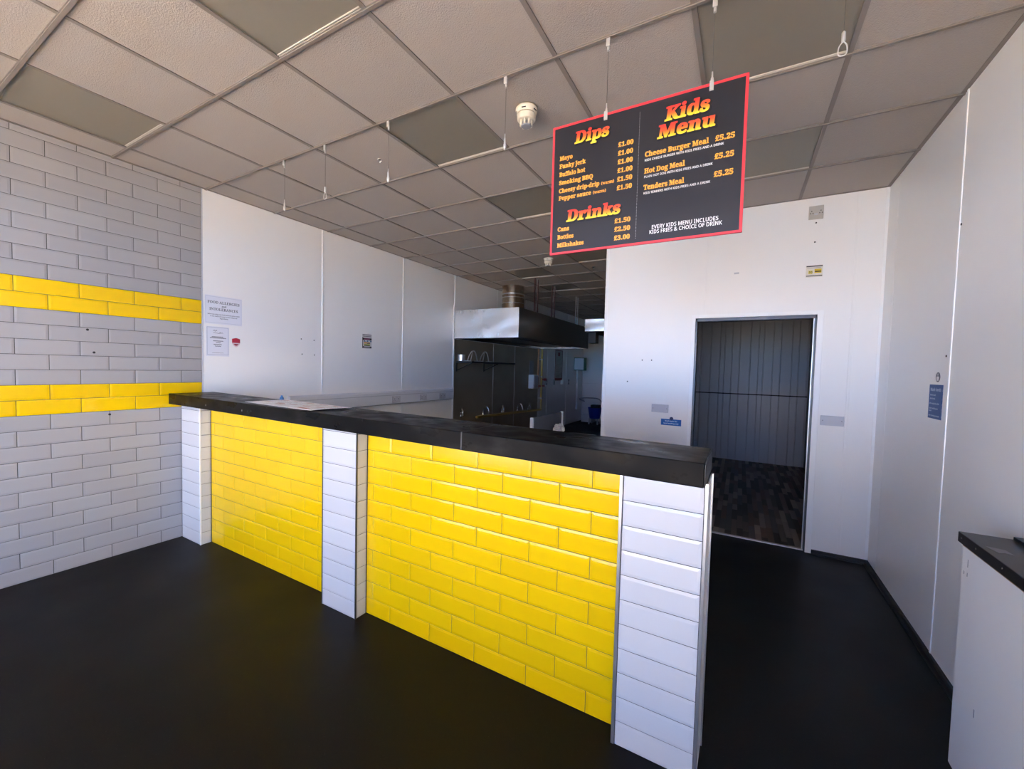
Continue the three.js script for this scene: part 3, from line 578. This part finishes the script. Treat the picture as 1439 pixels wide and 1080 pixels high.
{
  const [t, w, d, h] = hood('large stainless steel extraction hood on the left kitchen wall', 0.02, 1.2, 1.965, 2.412, -6.75, -3.568);
  for (const z of [-4.3, -5.0, -6.2]) for (const s of [-0.06, 0.06]) mesh('hanger_rod', rod([w - 0.08, h, z + 5.159 + s], [w - 0.08, H - 1.965, z + 5.159 + s], 0.009), z < -6 ? M.plate : M.darkRed, t);
  const [t2] = hood('second steel extraction hood on the right, half hidden by the partition', 1.66, 2.83, 2.19, 2.40, -7.2, -5.2);
  mesh('grease_box', rbox(-0.57, -0.43, -0.2, -0.004, 0.68, 0.86, 0.004), M.black, t2);
}
{
  const t = thing('extraction_duct', 'round galvanised duct rising from the large hood to the ceiling', 'duct', [0.43, 2.4126, -4.75]);
  mesh('pipe', new THREE.CylinderGeometry(0.2, 0.2, H - 2.4126, 36).translate(0, (H - 2.4126) / 2, 0), M.galvanised, t);
  for (const y of [0.12, 0.26, 0.36]) mesh('seam_ring', new THREE.TorusGeometry(0.201, 0.006, 8, 40).rotateX(Math.PI / 2).translate(0, y, 0), M.alu, t);
  mesh('collar', new THREE.TorusGeometry(0.21, 0.012, 8, 40).rotateX(Math.PI / 2).translate(0, 0.42, 0), M.alu, t);
}
// ---------------------------------------------------------------- kitchen: splashback, shelf, gas
{
  const s = thing('steel_splashback', 'tall grimy stainless steel splashback on the left kitchen wall below the hood', 'splashback', [0.0012, 0, -5.2]);
  for (const [a, b] of [[-3.592, -4.8], [-4.803, -5.64], [-5.643, -6.78]]) mesh('sheet', box(0, 0.003, 0.001, 1.955, b + 5.2, a + 5.2), M.splash, s);
  for (const z of [-4.8015, -5.6415]) mesh('joint_strip', rbox(0.003, 0.005, 0.002, 1.955, z + 5.2 - 0.008, z + 5.2 + 0.008, 0.001, 1), M.alu, s);
  mesh('edge_strip', rbox(0, 0.012, 0.001, 2.5, 1.634, 1.65, 0.002), M.strip, s);
  const sh = thing('wall_shelf', 'narrow black wall shelf on brackets fixed to the steel splashback', 'shelf', [0.005, 1.555, -4.35]);
  mesh('board', rbox(0.004, 0.32, 0.018, 0.045, -0.74, 0.72, 0.003), M.black, sh);
  for (const z of [-0.12, 0.7]) mesh('bracket', join(rbox(0.001, 0.009, -0.13, 0.018, z - 0.012, z + 0.012, 0.002), rbox(0.001, 0.31, 0.012, 0.018, z - 0.012, z + 0.012, 0.002), rod([0.01, -0.11, z], [0.3, 0.012, z], 0.007)), M.black, sh);
  ['arched chrome wire stand at the near end of the wall shelf', 'second arched chrome wire stand on the wall shelf'].forEach((l, i) => {
    const z = i ? -4.2 : -3.84, w = thing('wire_stand', l, 'stand', [0.2, 1.6008, z]);
    mesh('arch', join(tube([[0, 0.006, 0.15], [0, 0.1, 0.1], [0, 0.165, 0.02], [0, 0.165, -0.05], [0, 0.1, -0.1], [0, 0.006, -0.13]], 0.009, 36, 8), tube([[0.06, 0.006, 0.15], [0.05, 0.1, 0.1], [0.0, 0.165, 0.02]], 0.006, 24, 8)), M.nickel, w);
    mesh('foot', join(rbox(-0.05, 0.07, 0, 0.01, 0.14, 0.18, 0.003), rbox(-0.05, 0.07, 0, 0.01, -0.15, -0.11, 0.003)), M.nickel, w);
  });
  const pot = mesh('steel_pot', lathe([[0, 0], [0.06, 0], [0.064, 0.006], [0.064, 0.1], [0.068, 0.103], [0.062, 0.104], [0.06, 0.01], [0, 0.008]], 24), M.alu); pot.position.set(0.09, 1.6008, -3.67); tag(pot, 'small steel pot at the near end of the wall shelf', 'pot');
}
{
  const t = thing('gas_pipe', 'yellow gas pipe along the splashback rising at its far end', 'pipe', [0.06, 0, -5.3]);
  mesh('low_run', rod([0, 0.62, 1.1], [0, 0.55, -1.55], 0.024, 14), M.brass, t);
  mesh('riser', join(rod([0, 0.55, -1.55], [0, 1.955, -1.55], 0.024, 14), new THREE.SphereGeometry(0.026, 12, 10).translate(0, 0.55, -1.55)), M.brass, t);
  mesh('second_riser', rod([0.0, 1.05, -1.36], [0.0, 1.955, -1.36], 0.02, 14), M.copper, t);
  for (const y of [0.8, 1.3, 1.7]) mesh('pipe_clip', rbox(-0.055, 0.03, y, y + 0.03, -1.59, -1.51, 0.003), M.alu, t);
  mesh('valve', join(rod([0, 1.25, -1.55], [0, 1.25, -1.72], 0.02), rbox(-0.02, 0.03, 1.22, 1.28, -1.78, -1.72, 0.006), rod([0, 1.1, -1.36], [0, 1.1, -1.72], 0.018)), M.redPaint, t);
  const lbl = ['chrome gas cock nearest the white wall', 'second chrome gas cock along the pipe', 'third chrome gas cock along the pipe', 'fourth chrome gas cock along the pipe', 'farthest chrome gas cock by the riser'];
  [-3.72, -4.4, -5.05, -5.7, -6.2].forEach((z, i) => {
    const y = 0.62 - 0.07 * ((-4.2 - z) / 2.65), k = thing('gas_cock', lbl[i], 'tap', [0.06, y + (i ? 0.0245 : 0.03), z], i % 2 ? 0.5 : -0.2);
    mesh('body', lathe([[0, 0], [0.018, 0], [0.018, 0.02], [0.011, 0.026], [0.011, 0.06], [0.017, 0.065], [0.017, 0.085], [0, 0.09]], 16), M.chrome, k);
    mesh('spout', tube([[0, 0.07, 0], [0.03, 0.14, 0.02], [0.07, 0.15, 0.04], [0.1, 0.1, 0.05], [0.105, 0.04, 0.05]], 0.011, 24, 8), M.chrome, k);
    mesh('lever', rbox(-0.006, 0.006, 0.088, 0.098, -0.07, 0.012, 0.003), M.chrome, k);
  });
  const b = thing('gas_control_box', 'white gas control box fixed to the splashback beside the risers', 'control box', [0.0046, 1.06, -6.42]);
  mesh('case', rbox(0, 0.12, 0, 0.3, -0.13, 0.13, 0.008), M.white, b);
  mesh('cover', rbox(0.118, 0.13, 0.02, 0.28, -0.11, 0.11, 0.006), M.plate, b);
  mesh('back_plate', rbox(0, 0.006, 0.3, 0.62, -0.1, 0.1, 0.002), M.greyPlastic, b);
}
// ---------------------------------------------------------------- kitchen: far left wall
{
  const mat = printed(300, 760, (c, w, h) => { c.fillStyle = '#b9b2ab'; c.fillRect(0, 0, w, h); c.strokeStyle = '#7a1f1a'; c.lineWidth = 16; c.strokeRect(8, 8, w - 16, h - 16); c.fillStyle = '#8a2d26'; c.fillRect(110, 60, 80, 90); c.fillStyle = '#8c857f'; for (let k = 0; k < 4; k++) { c.fillRect(16, 190 + k * 130, w - 32, 6); for (let j = 0; j < 4; j++) c.fillRect(40, 215 + k * 130 + j * 24, 200 - j * 23, 9); } c.fillStyle = '#7a1f1a'; c.fillRect(8, 700, w - 16, 52); });
  const t = thing('safety_poster', 'tall red bordered poster on the far kitchen wall', 'poster', [0.0006, 1.6, -8.0], Math.PI / 2);
  mesh('sheet', new THREE.BoxGeometry(0.5, 0.78, 0.004).translate(0, 0, 0.002), mat, t);
  ['small switch plate beside the gas risers', 'narrow grey switch plate below the tall poster', 'right pair of white switches below the tall poster', 'small grey plate left of the green switch box'].forEach((l, i) => {
    const k = thing('switch_plate', l, 'switch', [0.0006, [1.18, 1.17, 1.16, 1.16][i], [-7.25, -7.72, -8.25, -8.72][i]], Math.PI / 2);
    if (i === 2) { for (const x of [-0.06, 0.06]) mesh('switch', rbox(x - 0.03, x + 0.03, -0.06, 0.06, 0, 0.03, 0.005), M.white, k); } else { mesh('plate', rbox(-0.045, 0.045, -0.07, 0.07, 0, 0.012, 0.003), M.greyPlastic, k); mesh('rocker', rbox(-0.014, 0.014, -0.025, 0.025, 0.01, 0.018, 0.003), i === 1 ? M.black : M.white, k); }
  });
  const b = thing('isolator_box', 'green and white electrical box with a conduit running down the far wall', 'electrical box', [0.0006, 1.48, -9.1]);
  mesh('case', rbox(0, 0.3, 0, 0.36, -0.22, 0.0, 0.01), M.green, b);
  mesh('face', rbox(0.02, 0.29, 0.02, 0.34, -0.002, 0.012, 0.005), M.white, b);
  mesh('conduit', rod([0.08, -1.1, -0.1], [0.08, 0.01, -0.1], 0.028, 12), M.white, b);
}
{
  const t = thing('mop_bucket', 'blue mop bucket with a bent grey handle in the far kitchen corner', 'bucket', [0.62, 0, -9.2]);
  mesh('bucket', lathe([[0, 0.16], [0.13, 0.16], [0.14, 0.17], [0.19, 0.45], [0.2, 0.46], [0.185, 0.455], [0.13, 0.18], [0, 0.175]], 28), M.blue, t);
  mesh('wringer', rbox(-0.1, 0.14, 0.44, 0.54, -0.1, 0.1, 0.02), M.black, t);
  mesh('handle', tube([[0.16, 0.3, 0], [0.2, 0.56, 0], [0.1, 0.7, 0], [-0.15, 0.72, 0], [-0.42, 0.7, 0], [-0.45, 0.66, 0], [-0.3, 0.62, 0.02]], 0.014, 48, 8), M.greyPlastic, t);
  for (const [x, z] of [[-0.12, 0.12], [0.12, 0.12], [-0.12, -0.12], [0.12, -0.12]]) mesh('caster', join(rod([x, 0.04, z], [x, 0.17, z], 0.012), new THREE.CylinderGeometry(0.04, 0.04, 0.025, 16).rotateZ(Math.PI / 2).translate(x, 0.04, z)), M.plate, t);
  const w = thing('floor_box', 'low white plastic crate on the floor by the far kitchen corner', 'crate', [0.3, 0, -9.6]);
  mesh('crate', join(box(-0.17, 0.17, 0, 0.01, -0.12, 0.12), box(-0.17, 0.17, 0.01, 0.2, 0.11, 0.12), box(-0.17, 0.17, 0.01, 0.2, -0.12, -0.11), box(-0.17, -0.16, 0.01, 0.2, -0.11, 0.11), box(0.16, 0.17, 0.01, 0.2, -0.11, 0.11)), M.white, w);
  mesh('rim', join(rbox(-0.18, 0.18, 0.2, 0.212, 0.1, 0.13, 0.003), rbox(-0.18, 0.18, 0.2, 0.212, -0.13, -0.1, 0.003)), M.white, w);
}
// ---------------------------------------------------------------- steel table behind the counter
{
  const t = thing('steel_table', 'stainless steel prep table with a raised back panel behind the counter', 'table', [2.6, 0, -2.05]);
  mesh('tabletop', rbox(-0.2, 0.2, 0.79, 0.82, -0.36, 0.36, 0.004), M.steel, t);
  mesh('upstand', rbox(-0.212, -0.2, 0.8, 1.035, -0.36, 0.36, 0.003), std(lin(0.09, 0.1, 0.12), 0.7), t);
  for (const z of [-0.37, 0.37]) mesh('post', rbox(-0.22, -0.188, 0.6, 1.04, z - 0.012, z + 0.012, 0.004), M.white, t);
  for (const x of [-0.18, 0.18]) for (const z of [-0.33, 0.33]) mesh('leg', rod([x, 0, z], [x, 0.79, z], 0.019, 14), M.alu, t);
  mesh('undershelf', rbox(-0.18, 0.18, 0.25, 0.265, -0.33, 0.33, 0.003), M.steel, t);
  const g = new THREE.IcosahedronGeometry(0.1, 4), p = g.attributes.position;
  for (let i = 0; i < p.count; i++) { const v = V(p.getX(i), p.getY(i), p.getZ(i)), n = 0.7 + 0.7 * Math.abs(noise.noise(v.x * 22, v.y * 22, v.z * 22)); p.setXYZ(i, v.x * n * 0.9, Math.max(-0.045, v.y * n * 0.55), v.z * n * 1.3); }
  g.computeVertexNormals(); g.translate(0, 0.046, 0);
  const c = mesh('crumpled_film', g, std(lin(0.6, 0.62, 0.64), 0.15)); c.position.set(2.475, 0.8205, -2.16); c.scale.set(0.6, 1.25, 0.75); tag(c, 'crumpled shiny plastic film lying on the steel prep table', 'film');
}
scene.traverse((o) => { if (o.isMesh) { o.castShadow = o.receiveShadow = true; } });
renderer.render(scene, camera);
